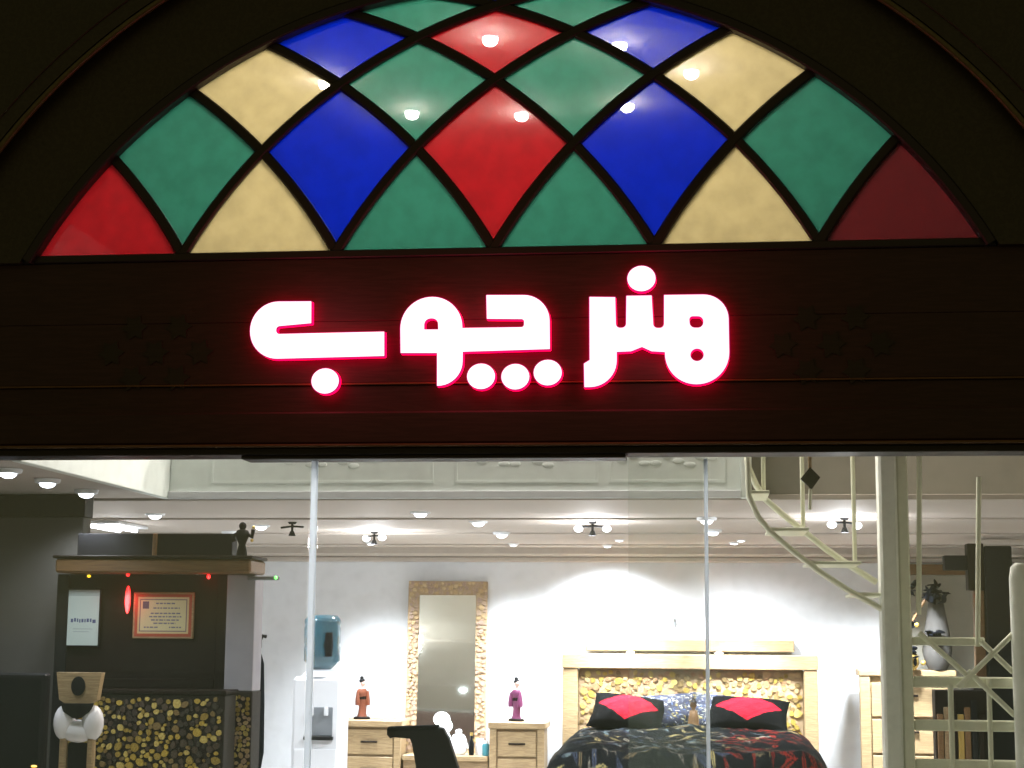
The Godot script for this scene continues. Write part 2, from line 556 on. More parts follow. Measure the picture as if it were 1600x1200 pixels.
func shopfront() -> void:
	var cy := arch_centre()
	var f := thing("facade_wall", "dark wooden facade round the arch with a thin glossy curved trim", "wall")
	put("spandrel", wall_with_arch(AR + 0.02, -0.12, 0.05), M.casing_wood, f)
	put("outer_casing", wall_with_arch(2.78, 0.052, 0.12), M.casing_wood, f)
	var a1 := asin((YB - cy) / 2.79)
	var tr := []
	for p in arc(0, cy, 2.765, PI - a1, a1, 90):
		tr.append(Vector3(p.x, p.y, 0.105))
	put("trim", MB.new().tube(tr, 0.016, 8).done(), M.trim_wood, f)
	var tr2 := []
	for p in arc(0, cy, 2.85, PI - a1, a1, 90):
		tr2.append(Vector3(p.x, p.y, 0.122))
	put("trim", MB.new().tube(tr2, 0.005, 6).done(), M.casing_wood, f)
	put("side_post", bx(-4.4, -3.0, -0.15, YB - 0.032, -0.14, 0.1), M.casing_wood, f)
	put("side_post", bx(3.0, 4.4, -0.15, YB - 0.032, -0.14, 0.1), M.casing_wood, f)
	# fascia of long boards with the carved panels and the header over the glass
	var b := thing("fascia", "dark brown wooden fascia behind the lit sign with faint carved panels", "fascia")
	put("board", bx(-2.998, 2.998, 2.8295, YB - 0.03, -0.1, 0.0165, 0.0015), M.dark_wood, b)
	put("board", bx(-2.998, 2.998, 2.559, 2.8285, -0.1, 0.016, 0.0015), M.dark_wood, b)
	put("board", bx(-2.998, 2.998, 2.43, 2.547, -0.1, 0.014, 0.0015), M.dark_wood, b)
	put("moulding_strip", bx(-2.998, 2.998, 2.549, 2.557, -0.1, 0.026, 0.002), M.mid_wood, b)
	put("header_beam", bx(-2.998, 2.998, 2.29, 2.428, -0.12, 0.075, 0.008), M.dark_wood, b)
	put("moulding_strip", bx(-2.998, 2.998, 2.277, 2.288, -0.1, 0.088, 0.003), M.mid_wood, b)
	put("bottom_rail", bx(-2.998, 2.998, 2.246, 2.275, -0.12, 0.06), M.darker_wood, b)
	put("door_track", bx(-1.073, 0.567, 2.228, 2.244, -0.09, 0.055), M.darker_wood, b)
	for side in [-1, 1]:
		var cx: float = -1.48 if side < 0 else 1.42
		for i in 7:
			var c := Vector2(cx, 2.7)
			if i:
				c += Vector2.from_angle(TAU * i / 6) * Vector2(0.2, 0.13)
			var st := PackedVector2Array()
			for q in 12:
				st.append(c + Vector2.from_angle(TAU * q / 12 + 0.1) * (0.036 if q % 2 else 0.06))
			put("carved_star", MB.new().prism(st, 0.005, 0.0205).done(), M.darker_wood, b)
	# the glass below
	var panes := [
		["shop_window", -2.99, -0.79, -0.03, "wide clear glass pane at the left of the shopfront"],
		["glass_door", -0.752, 0.885, -0.03, "clear glass door leaf in the middle below the sign"],
		["shop_window", 0.572, 2.99, -0.055, "clear glass pane at the right in front of the staircase"]]
	for p in panes:
		var o := thing(p[0], p[4], "glass pane", Vector3((p[1] + p[2]) / 2, 0, p[3]), "clear panes of the shopfront")
		var w: float = (p[2] - p[1]) / 2
		put("sheet", bx(-w, w, 0.01, 2.262, -0.005, 0.005, 0.001), M.clear_glass, o)
	var j := thing("glass_joint", "grey upright joint between the left pane and the glass door", "joint", Vector3(-0.77, 0, -0.03), "upright joints between the panes")
	put("strip", bx(-0.013, 0.013, 0.0, 2.23, -0.012, 0.014), M.glass_edge, j)
	var j2 := thing("glass_joint", "thinner grey upright edge of the glass door in front of the bed", "joint", Vector3(0.897, 0, -0.03), "upright joints between the panes")
	put("strip", bx(-0.008, 0.008, 0.0, 2.23, -0.012, 0.014), M.glass_edge, j2)


# ---------------------------------------------------------------- the arched window
func node_at(i: float, j: float) -> Vector2:
	var h := (j - i) * SP / 2.0
	return Vector2(((i + j) / 2.0 - 3.0) * SP, YB + sqrt(maxf(AR * AR - pow(3.0 * SP - h, 2), 0)) - sqrt(AR * AR - 9.0 * SP * SP))

func along(i0: float, j0: float, i1: float, j1: float, n := 8) -> Array:   # from node to node along the lattice curve
	var o := []
	for k in n:
		var t := float(k) / n
		o.append(node_at(lerpf(i0, i1, t), lerpf(j0, j1, t)))
	return o

func stained_glass() -> void:
	var cy := arch_centre()
	var w := thing("arched_window", "arched window of red, green, cream and blue glass between dark curved bars", "stained glass window")
	var fr := []
	var a0 := asin((YB - 0.02 - cy) / AR)
	for p in arc(0, cy, AR - 0.004, PI - a0, a0, 90):
		fr.append(p)
	put("frame", MB.new().strip(fr, 0.045, -0.06, 0.058).done(), M.lead, w)
	put("bottom_rail", bx(-2.1, 2.1, YB - 0.028, YB + 0.006, -0.06, 0.03), M.lead, w)
	for i in range(1, 6):
		var pa := along(i, i, i, 6, 26)
		pa.append(node_at(i, 6))
		put("lattice_bar", MB.new().strip(pa, 0.044, -0.02, 0.026).done(), M.lead, w)
		var pb := along(i, i, 0, i, 26)
		pb.append(node_at(0, i))
		put("lattice_bar", MB.new().strip(pb, 0.044, -0.024, 0.022).done(), M.lead, w)
	var foot := ["red", "cream", "green", "green", "cream", "maroon"]  # right corner pane: red glass, its dimness painted into the tint
	for i in 6:
		var poly := PackedVector2Array(along(i, i, i, i + 1) + along(i, i + 1, i + 1, i + 1))
		poly.append(node_at(i + 1, i + 1))
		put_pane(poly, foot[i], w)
	var rows := [["green", "blue", "red", "blue", "green"], ["cream", "green", "green", "cream"], ["blue", "red", "blue"], ["green", "green"], ["blue"]]
	for r in rows.size():
		for i in rows[r].size():
			var j: int = i + 1 + r
			var poly := PackedVector2Array(along(i + 1, j, i, j) + along(i, j, i, j + 1) + along(i, j + 1, i + 1, j + 1) + along(i + 1, j + 1, i + 1, j))
			put_pane(poly, rows[r][i], w)

func put_pane(poly: PackedVector2Array, c: String, w: Node3D) -> void:
	var q := Geometry2D.offset_polygon(poly, -0.005)
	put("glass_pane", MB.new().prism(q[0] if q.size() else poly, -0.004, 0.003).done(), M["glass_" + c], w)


# ---------------------------------------------------------------- the lit sign
func shop_sign() -> void:
	var s := thing("shop_sign", "glowing white Persian lettering edged in red on the dark fascia", "sign")
	s.scale = Vector3.ONE * 0.9965     # same sight line at the lettering's stand-off from the board
	s.position = Vector3(0.0032, 0.0053, 0)
	var be := rounded([[-784, 2909], [-1053, 2912, 122], [-1045, 2660, 122], [-460, 2668], [-462, 2772], [-935, 2768, 16], [-936, 2803, 16], [-782, 2815]])
	var cho := rounded([[-388, 2680], [-395, 2922, 133], [-128, 2918, 132], [-125, 2783], [140, 2783, 12], [140, 2819, 12], [-19, 2823], [-22, 2924], [246, 2920, 112], [249, 2689], [-122, 2682], [-122, 2536, 105], [-229, 2537], [-231, 2678]])
	var hon := rounded([[417, 2909], [525, 2906], [528, 2774, 18], [571, 2775, 18], [573, 2911], [678, 2911], [685, 2772, 18], [730, 2771, 18], [731, 2912], [997, 2911, 105], [1000, 2531, 134], [735, 2534, 130], [733, 2670], [677, 2674], [637, 2693], [591, 2675], [531, 2673], [531, 2525, 112], [396, 2525], [394, 2624], [418, 2639]])
	var h1 := rounded([[-289, 2779], [-290, 2828, 27], [-229, 2828, 27], [-227, 2778]])
	var h2 := rounded([[834, 2821, 14], [894, 2820, 22], [893, 2770, 22], [837, 2771, 22]])
	var h3 := circle(866, 2656, 28, 27, 20)
	var shapes := [["letter", be, []], ["letter", cho, [h1]], ["letter", hon, [h2, h3]]]
	for d in [[-714, 2562], [-42, 2575], [104, 2572], [241, 2588], [636, 2985]]:
		shapes.append(["dot", circle(d[0], d[1], 59, 54), []])
	for sh in shapes:
		var o := put(sh[0], MB.new().prism(with_holes(sh[1], sh[2]), 0.072, 0.084).done(), M.sign_face_pink if sh[2].size() == 2 else M.sign_face, s)
		for ring in [["rim", 0.004, 0.064, 0.0805, M.sign_edge], ["halo_plate", 0.004, 0.05, 0.06, M.sign_halo]]:
			var holes := []
			for h in sh[2]:
				var hh := grow_poly(h, -ring[1] * 0.8)
				holes.append(hh)
			put(ring[0], MB.new().prism(with_holes(grow_poly(sh[1], ring[1]), holes), ring[2], ring[3]).done(), ring[4], o)
	for x in [-0.75, -0.05, 0.7]:
		omni(Vector3(x, 2.76, 0.3), 0.05, Color(1.0, 0.42, 0.48), 0.12)


# ---------------------------------------------------------------- lamps
func ceiling_lamps() -> void:
	var dl := [
		[-2.36, -0.52, "first downlight at the left edge in the near ceiling strip"],
		[-2.38, -1.04, "flat downlight second from the left edge in the ceiling strip"],
		[-2.42, -1.67, "bright downlight just right of the grey partition top"],
		[-2.60, -3.33, "large round downlight above the certificate panel"],
		[-2.21, -4.44, "downlight beside the black spotlight on the white column"],
		[-0.86, -3.18, "downlight above the tall mirror, nearest the parapet"],
		[-0.62, -4.05, "round downlight right of the mirror in the second row"],
		[-0.63, -5.38, "dim downlight further back above the right statuette"],
		[0.89, -3.82, "nearer of two downlights by the thin glass joint"],
		[0.93, -5.07, "farther of two downlights by the thin glass joint"],
		[-2.69, -5.32, "downlight beside the wooden cornice at the back left"]]
	for d in dl:
		var o := thing("downlight", d[2], "downlight", Vector3(d[0], CEIL - 0.012, d[1]), "round downlights in the shop ceiling")
		put("trim_ring", MB.new().lathe([[0.044, -0.012], [0.062, -0.008], [0.066, 0.01]], Vector3.ZERO, 24).done(), M.white_plastic, o)
		put("lamp_lens", MB.new().lathe([[0.001, -0.034], [0.022, -0.031], [0.034, -0.023], [0.04, -0.0125]], Vector3.ZERO, 24).done(), M.lamp_glow, o)
		spot(Vector3(d[0], CEIL - 0.085, d[1]), Vector3(0, -1, 0), (1.2 if d[0] < -2.0 else 2.8) if d[1] < -3.0 else 0.65, 72)
	var tw := thing("twin_tube_light", "recessed twin tube light glowing in streaks left of the certificate", "ceiling light", Vector3(-3.2, CEIL - 0.014, -4.24))
	put("tray", bx(-0.14, 0.14, -0.02, 0.0, -0.3, 0.3), M.white_plastic, tw)
	for x in [-0.06, 0.06]:
		put("lamp_tube", MB.new().tube([Vector3(x, -0.032, -0.27), Vector3(x, -0.032, 0.27)], 0.014, 10).done(), M.lamp_glow, tw)
	omni(Vector3(-3.2, CEIL - 0.1, -4.24), 0.25)
	# black spider fittings
	for d in [[0.14, -4.06, "black ceiling spot fitting with two lit bulbs above the bed", 0.0], [-1.55, -5.16, "small black ceiling spot fitting left of the mirror top", 0.7], [1.75, -3.7, "black ceiling spot fitting behind the curved staircase", -0.5], [-1.9, -4.1, "unlit thin black ceiling fitting left of the glass joint", 0.4]]:
		var o := thing("spot_fitting", d[2], "ceiling light", Vector3(d[0], CEIL - 0.012, d[1]), "black spot fittings under the ceiling")
		o.scale = Vector3.ONE * 0.72
		put("ceiling_rose", MB.new().lathe([[0.03, -0.02], [0.045, 0.0]], Vector3.ZERO, 16).done(), M.black, o)
		put("stem", MB.new().tube([Vector3(0, 0.0, 0), Vector3(0, -0.09, 0)], 0.012, 8).done(), M.black, o)
		for s in [-1, 1]:
			var e := Vector3(cos(d[3]) * 0.13 * s, -0.05, sin(d[3]) * 0.13 * s)
			put("arm", MB.new().tube([Vector3(0, -0.04, 0), e], 0.01, 8).done(), M.black, o)
			if d[0] < -1.8:
				continue
			var bl := put("lamp_bulb", MB.new().ball(e + Vector3(0, -0.015, 0), Vector3(0.04, 0.03, 0.04), 14).done(), M.lamp_glow, o)
			bl.set_meta("kind", "thing")
		put("shade", MB.new().lathe([[0.035, -0.13], [0.018, -0.085]], Vector3.ZERO, 14).done(), M.black, o)
		if d[0] > -1.8:
			omni(Vector3(d[0], CEIL - 0.16, d[1]), 0.6)
	# wall washers: a strong one over the bed, another left of the mirror
	var washers := [
		[0.05, -7.1, 15.0, 64, "recessed spotlight washing the white wall above the bed"],
		[-1.9, -6.75, 10.0, 48, "recessed spotlight washing the white wall left of the mirror"],
		[-0.72, -6.9, 9.0, 52, "recessed spotlight washing the wall right of the mirror"],
		[1.1, -6.6, 10.0, 70, "recessed spotlight over the pillows at the back"],
		[0.2, -6.2, 15.0, 22, "added recessed spotlight brightening the left half of the headboard"],  # fitting added to brighten the headboard slices
		[1.15, -6.2, 13.0, 20, "added recessed spotlight brightening the right half of the headboard"],  # second added fitting, for the other half of the headboard
		[2.35, -6.4, 20.0, 58, "added recessed spotlight brightening the nightstand at the back"]]  # lamp added so that the nightstand comes out bright
	for d in washers:
		var o := thing("wall_washer", d[4], "spotlight", Vector3(d[0], CEIL - 0.012, d[1]), "recessed spotlights along the back wall")
		put("trim_ring", MB.new().lathe([[0.03, -0.01], [0.05, 0.008]], Vector3.ZERO, 20).done(), M.white_plastic, o)
		put("lamp_lens", MB.new().lathe([[0.001, -0.016], [0.028, -0.0105]], Vector3.ZERO, 20).done(), M.lamp_glow, o)
		spot(Vector3(d[0], CEIL - 0.045, d[1]), Vector3(0, -1, -0.25 if d[3] > 30 else -1.0), d[2], d[3], Color(0.95, 0.975, 1.0), 0.12 if d[3] > 30 else 0.04, 1.0)
	# lamps in the upper room, seen as points through the coloured glass
	for d in [[-0.26, -1.73, "red pane at the top"], [-0.92, -2.99, "left green pane"], [-0.24, -3.09, "middle red pane"], [0.43, -2.97, "right blue pane"], [0.44, -1.9, "upper right blue pane"], [0.83, -2.39, "right cream pane"], [-1.33, -2.38, "corner of the left cream pane"]]:
		var o := thing("upper_lamp", "round lamp shining through the " + d[2], "ceiling light", Vector3(d[0], 4.72, d[1]), "lamps of the upper room seen through the arch")
		put("lamp_bulb", MB.new().ball(Vector3.ZERO, Vector3(0.042, 0.034, 0.042), 16).done(), M.upper_lamp_glow, o)
		put("trim_ring", MB.new().lathe([[0.045, 0.01], [0.06, 0.029]], Vector3.ZERO, 18).done(), M.white_plastic, o)
		omni(Vector3(d[0], 4.6, d[1]), 1.6, Color(1, 0.96, 0.92))


# ---------------------------------------------------------------- mosaics of wood slices
var slice_shapes := []

func slice_mesh() -> Array:
	if slice_shapes.is_empty():
		for v in 6:
			var p := PackedVector2Array()
			var n := 9
			for k in n:
				var r := 1.0 + rng.randf_range(-0.16, 0.12)
				p.append(Vector2(cos(TAU * k / n) * r, sin(TAU * k / n) * r * (0.8 if v % 2 else 1.0)))
			slice_shapes.append(MB.new().prism(p, 0.0, 1.0).done())
	return slice_shapes

func mosaic(parent: Node3D, w: float, h: float, r0: float, r1: float, most: int, keys: Array, depth: float, called := "wood_slice", hole := Rect2(), gap := 0.92) -> void:
	var placed := []
	var tries := 0
	while placed.size() < most and tries < most * 60:
		tries += 1
		var r := rng.randf_range(r0, r1) * (1.0 if tries < most * 20 else 0.72)
		var p := Vector2(rng.randf_range(-w / 2 + r, w / 2 - r), rng.randf_range(r, h - r))
		if hole.size.x > 0 and hole.grow(r * 0.9).has_point(p):
			continue
		var ok := true
		for q in placed:
			if Vector2(q[0], q[1]).distance_to(p) < (q[2] + r) * gap:
				ok = false
				break
		if not ok:
			continue
		placed.append([p.x, p.y, r])
		var o := put(called, slice_mesh()[rng.randi() % 6], M[keys[rng.randi() % keys.size()]], parent)
		o.position = Vector3(p.x, p.y, 0)
		o.rotation.z = rng.randf() * TAU
		o.scale = Vector3(r, r, depth * rng.randf_range(0.6, 1.2))


# ---------------------------------------------------------------- left side of the shop
func left_side() -> void:
	# dark back panel with cornice
	var p := thing("display_cabinet", "dark wooden cabinet wall with a brown cornice at the left", "cabinet", Vector3(-2.107, 0, -1.75))
	put("back_panel", bx(-0.47, 0.47, 0, 1.8, -0.06, 0.0), M.panel_wood, p)
	put("stile", bx(-0.475, -0.41, 0, 1.8, 0.002, 0.02), M.black, p)
	put("stile", bx(0.41, 0.473, 0, 1.8, 0.002, 0.02), M.panel_wood, p)
	put("rail", bx(-0.408, 0.408, 1.2, 1.25, 0.002, 0.018), M.panel_wood, p)
	put("cornice", bx(-0.42, 0.64, 1.802, 1.875, -0.1, 0.2, 0.01), M.mid_wood, p)
	put("cornice_lip", bx(-0.43, 0.65, 1.877, 1.893, -0.1, 0.215), M.panel_wood, p)
	put("upper_box", bx(-0.38, 0.48, 1.895, 2.02, -0.1, 0.0), M.black, p)
	put("divider", bx(0.045, 0.068, 1.895, 2.02, 0.002, 0.02), M.mid_wood, p)
	# certificate and the small sign
	var c := thing("certificate", "framed certificate with red and gold border hung on the dark panel", "certificate", Vector3(-1.985, 1.46, -1.746))
	put("frame", MB.new().box(Vector3(0, 0.123, 0.011), Vector3(0.334, 0.246, 0.016), 0.004).done(), M.oak, c)
	var pm := mat("certificate_print", Color.WHITE, 0.5, ImageTexture.create_from_image(certificate_print()))
	pm.uv1_triplanar = false
	put("sheet", flat_quad(0.312, 0.224, 0.0205, 0.123), pm, c)
	var s := thing("notice_sign", "white upright notice with a dark line of text beside the certificate", "sign", Vector3(-2.417, 1.416, -1.71))
	put("plate", MB.new().box(Vector3(0, 0.153, 0), Vector3(0.184, 0.31, 0.016), 0.003).done(), M.black, s)
	var nm := mat("notice_print", Color.WHITE, 0.5, ImageTexture.create_from_image(notice_print()))
	nm.uv1_triplanar = false
	put("sheet", flat_quad(0.172, 0.294, 0.0095, 0.153), nm, s)
	for d in [[-2.182, 1.665, 0.15, "long glowing red light left of the certificate", 1], [-2.187, 1.798, 0.022, "small red light above the certificate's left corner", 1], [-1.742, 1.789, 0.026, "small red light at the right end of the dark panel", 1], [-2.404, 1.789, 0.016, "tiny orange light above the white notice", 0]]:
		var o := thing("red_light" if d[4] else "amber_light", d[3], "light", Vector3(d[0], d[1], -1.722), "small lights on the dark panel")
		put("lamp_tube", MB.new().ball(Vector3.ZERO, Vector3(0.016 if d[2] > 0.1 else 0.01, d[2] / 2, 0.012), 12).done(), M.red_led if d[4] else M.amber_led, o)
		put("clip", MB.new().box(Vector3(0, 0, -0.016), Vector3(0.014, 0.014, 0.012), 0.002).done(), M.black, o)
	omni(Vector3(-2.19, 1.66, -1.67), 0.012, Color(1, 0.05, 0.1), 0.02)
	omni(Vector3(-1.742, 1.76, -1.68), 0.004, Color(1, 0.05, 0.1), 0.02)
	# white column with pebbled foot
	var k := thing("column", "white square column at the end of the dark cabinet, mosaic at its foot", "column", Vector3(-1.553, 0, -1.75))
	put("shaft", bx(-0.077, 0.077, 1.192, 1.8, -0.1, 0.06), M.pier_paint, k)
	put("foot", bx(-0.08, 0.08, 0, 1.19, -0.1, 0.065), M.ground_dark, k)
	var km := Node3D.new()
	km.name = "mosaic"
	km.position = Vector3(0, 0.76, 0.065)
	k.add_child(km)
	mosaic(km, 0.155, 0.42, 0.01, 0.018, 80, ["pebble0", "pebble1", "slice4", "slice1", "pebble3"], 0.007)
	# counter faced with wood slices
	var ct := thing("counter", "counter faced with round wood slices below the dark panel", "counter", Vector3(-1.95, 0, -1.45))
	put("body", bx(-0.46, 0.4, 0, 1.18, -0.2, 0.0), M.ground_dark, ct)
	put("top", bx(-0.47, 0.41, 1.182, 1.203, -0.21, 0.02), M.panel_wood, ct)
	var m := Node3D.new()
	m.name = "mosaic"
	m.position = Vector3(-0.02, 0.77, 0.0)
	ct.add_child(m)
	mosaic(m, 0.82, 0.4, 0.011, 0.024, 298, ["slice0", "slice1", "slice2", "slice3", "slice4", "slice3", "slice4", "slice6", "slice6", "slice0"], 0.014)
	# black ornament on the cornice
	var sp := thing("black_ornament", "black carved ornament with raised arms standing on the cornice end", "ornament", Vector3(-1.535, 1.893, -1.62))
	put("body", MB.new().lathe([[0.03, 0.0], [0.026, 0.03], [0.018, 0.06], [0.03, 0.09], [0.04, 0.115], [0.03, 0.135], [0.012, 0.142]], Vector3.ZERO, 16, 1.0, 0.7).done(), M.black, sp)
	put("head", MB.new().ball(Vector3(0.0, 0.158, 0), Vector3(0.02, 0.022, 0.02), 14).done(), M.black, sp)
	put("arm", MB.new().tube([Vector3(0.02, 0.12, 0), Vector3(0.055, 0.1, 0.01), Vector3(0.06, 0.14, 0.01)], 0.011, 8).done(), M.black, sp)
	put("arm", MB.new().tube([Vector3(-0.02, 0.12, 0), Vector3(-0.05, 0.105, 0.01), Vector3(-0.04, 0.075, 0.01)], 0.012, 8).done(), M.black, sp)
	for v in [Vector3(0.055, 0.082, 0.012), Vector3(0.062, 0.15, 0.012)]:
		put("bead", MB.new().ball(v, Vector3(0.009, 0.009, 0.009), 10).done(), M.gold, sp)
	# carved figure-like stand
	var t := thing("carved_stand", "pale carved wooden stand with round hole, dark bowl and two legs", "stand", Vector3(-2.146, 0.067, -1.0))
	t.scale = Vector3(0.76, 1.005, 0.8)
	var head := PackedVector2Array()
	for v in [[-150, 1225], [150, 1225], [125, 1095], [60, 1065], [-60, 1065], [-125, 1095]]:
		head.append(Vector2(v[0], v[1]) / 1000.0)
	put("head_board", MB.new().prism(head, -0.03, 0.03).done(), M.oak, t)
	put("round_inset", MB.new().prism(circle(0, 1160, 46, 46), 0.026, 0.038).done(), M.black, t)
	put("bowl", MB.new().lathe([[0.03, -0.05], [0.09, -0.02], [0.11, 0.02]], Vector3(0, 1.058, 0.035), 20, 1.0, 0.5).done(), M.black, t)
	var bd := MB.new()
	for sx in [-1, 1]:
		bd.ball(Vector3(0.095 * sx, 0.985, 0.0), Vector3(0.07, 0.085, 0.06), 18)
	bd.ball(Vector3(0, 0.945, 0), Vector3(0.12, 0.055, 0.05), 18)
	put("shoulders", bd.done(), M.porcelain, t)
	for sx in [-1, 1]:
		put("leg", MB.new().box(Vector3(0.092 * sx, 0.43, 0), Vector3(0.045, 0.99, 0.05), 0.01).done(), M.oak, t)
	put("inner_panel", MB.new().box(Vector3(0, 0.45, -0.015), Vector3(0.132, 0.88, 0.02), 0.004).done(), M.black, t)
	put("foot", MB.new().box(Vector3(0, -0.053, 0), Vector3(0.3, 0.024, 0.2), 0.006).done(), M.oak, t)
	# television
	var tv := thing("television", "black flat television cut off at the lower left corner", "television", Vector3(-2.81, 0.05, -1.1))
	put("screen_frame", MB.new().box(Vector3(0, 0.93, 0), Vector3(0.93, 0.62, 0.05), 0.012).done(), M.black, tv)
	put("screen", flat_quad(0.87, 0.55, 0.0265, 0.94), M.black_gloss, tv)
	put("stand", MB.new().box(Vector3(0, 0.285, -0.02), Vector3(0.3, 0.67, 0.1), 0.01).done(), M.black, tv)
	put("led", MB.new().ball(Vector3(0.42, 0.79, 0.03), Vector3(0.016, 0.006, 0.006), 8).done(), M.amber_led, tv)
	# black coat rail / handle behind the cooler
	var h := thing("black_umbrella", "closed black umbrella leaning on the wall beside the white column", "umbrella", Vector3(-1.935, 0, -3.5))
	put("canopy", MB.new().lathe([[0.012, 0.55], [0.045, 0.75], [0.04, 1.05], [0.03, 1.3], [0.012, 1.36]], Vector3.ZERO, 12).done(), M.black_cloth, h)
	put("shaft", MB.new().tube([Vector3(0, 0.0, 0), Vector3(0, 1.44, 0)], 0.008, 8).done(), M.black, h)
	put("handle", MB.new().tube([Vector3(0, 1.4, 0), Vector3(0, 1.45, 0), Vector3(0.015, 1.475, 0), Vector3(0.04, 1.47, 0)], 0.012, 8).done(), M.black, h)
	# wall device with a green lamp
	var g := thing("wall_device", "slim white rail with a small green lamp at the top of the column", "appliance", Vector3(-1.43, 1.765, -1.68))
	put("body", MB.new().box(Vector3(0, 0.016, 0), Vector3(0.17, 0.022, 0.03), 0.005).done(), M.grey_plastic, g)
	put("led", MB.new().ball(Vector3(0.07, 0.018, 0.018), Vector3(0.009, 0.009, 0.008), 10).done(), M.green_led, g)

func flat_quad(w: float, h: float, z: float, yc: float) -> ArrayMesh:
	var b := MB.new()
	var p := [Vector3(-w / 2, yc + h / 2, z), Vector3(w / 2, yc + h / 2, z), Vector3(w / 2, yc - h / 2, z), Vector3(-w / 2, yc - h / 2, z)]
	var n := Vector3(0, 0, 1)
	b.tri(p[0], p[1], p[2], n, n, n, Vector2(0, 0), Vector2(1, 0), Vector2(1, 1))
	b.tri(p[0], p[2], p[3], n, n, n, Vector2(0, 0), Vector2(1, 1), Vector2(0, 1))
	return b.done()

func certificate_print() -> Image:
	var im := Image.create(180, 128, false, Image.FORMAT_RGB8)
	im.fill(Color(0.66, 0.3, 0.2))
	im.fill_rect(Rect2i(9, 9, 162, 110), Color(0.8, 0.74, 0.55))
	im.fill_rect(Rect2i(15, 15, 150, 98), Color(0.45, 0.4, 0.42))
	im.fill_rect(Rect2i(18, 18, 144, 92), Color(0.8, 0.78, 0.6))
	im.fill_rect(Rect2i(24, 22, 20, 22), Color(0.35, 0.33, 0.4))
	for r in [[66, 26, 60], [58, 40, 84], [50, 56, 96], [46, 66, 102], [52, 76, 90], [60, 86, 70], [30, 98, 44], [110, 98, 38]]:
		var x: int = r[0]
		while x < r[0] + r[2]:
			var l := rng.randi_range(4, 13)
			im.fill_rect(Rect2i(x, r[1], mini(l, r[0] + r[2] - x), 4), Color(0.42, 0.42, 0.5))
			x += l + 3
	return im

func notice_print() -> Image:
	var im := Image.create(96, 160, false, Image.FORMAT_RGB8)
	im.fill(Color(0.74, 0.8, 0.78))
	im.fill_rect(Rect2i(0, 0, 96, 18), Color(0.62, 0.68, 0.66))
	var x := 10
	while x < 84:
		var l := rng.randi_range(4, 10)
		im.fill_rect(Rect2i(x, 84 + rng.randi_range(-2, 2), l, 10), Color(0.3, 0.34, 0.48))
		x += l + 3
	im.fill_rect(Rect2i(18, 112, 60, 2), Color(0.6, 0.65, 0.65))
	im.fill_rect(Rect2i(18, 120, 50, 2), Color(0.6, 0.65, 0.65))
	return im


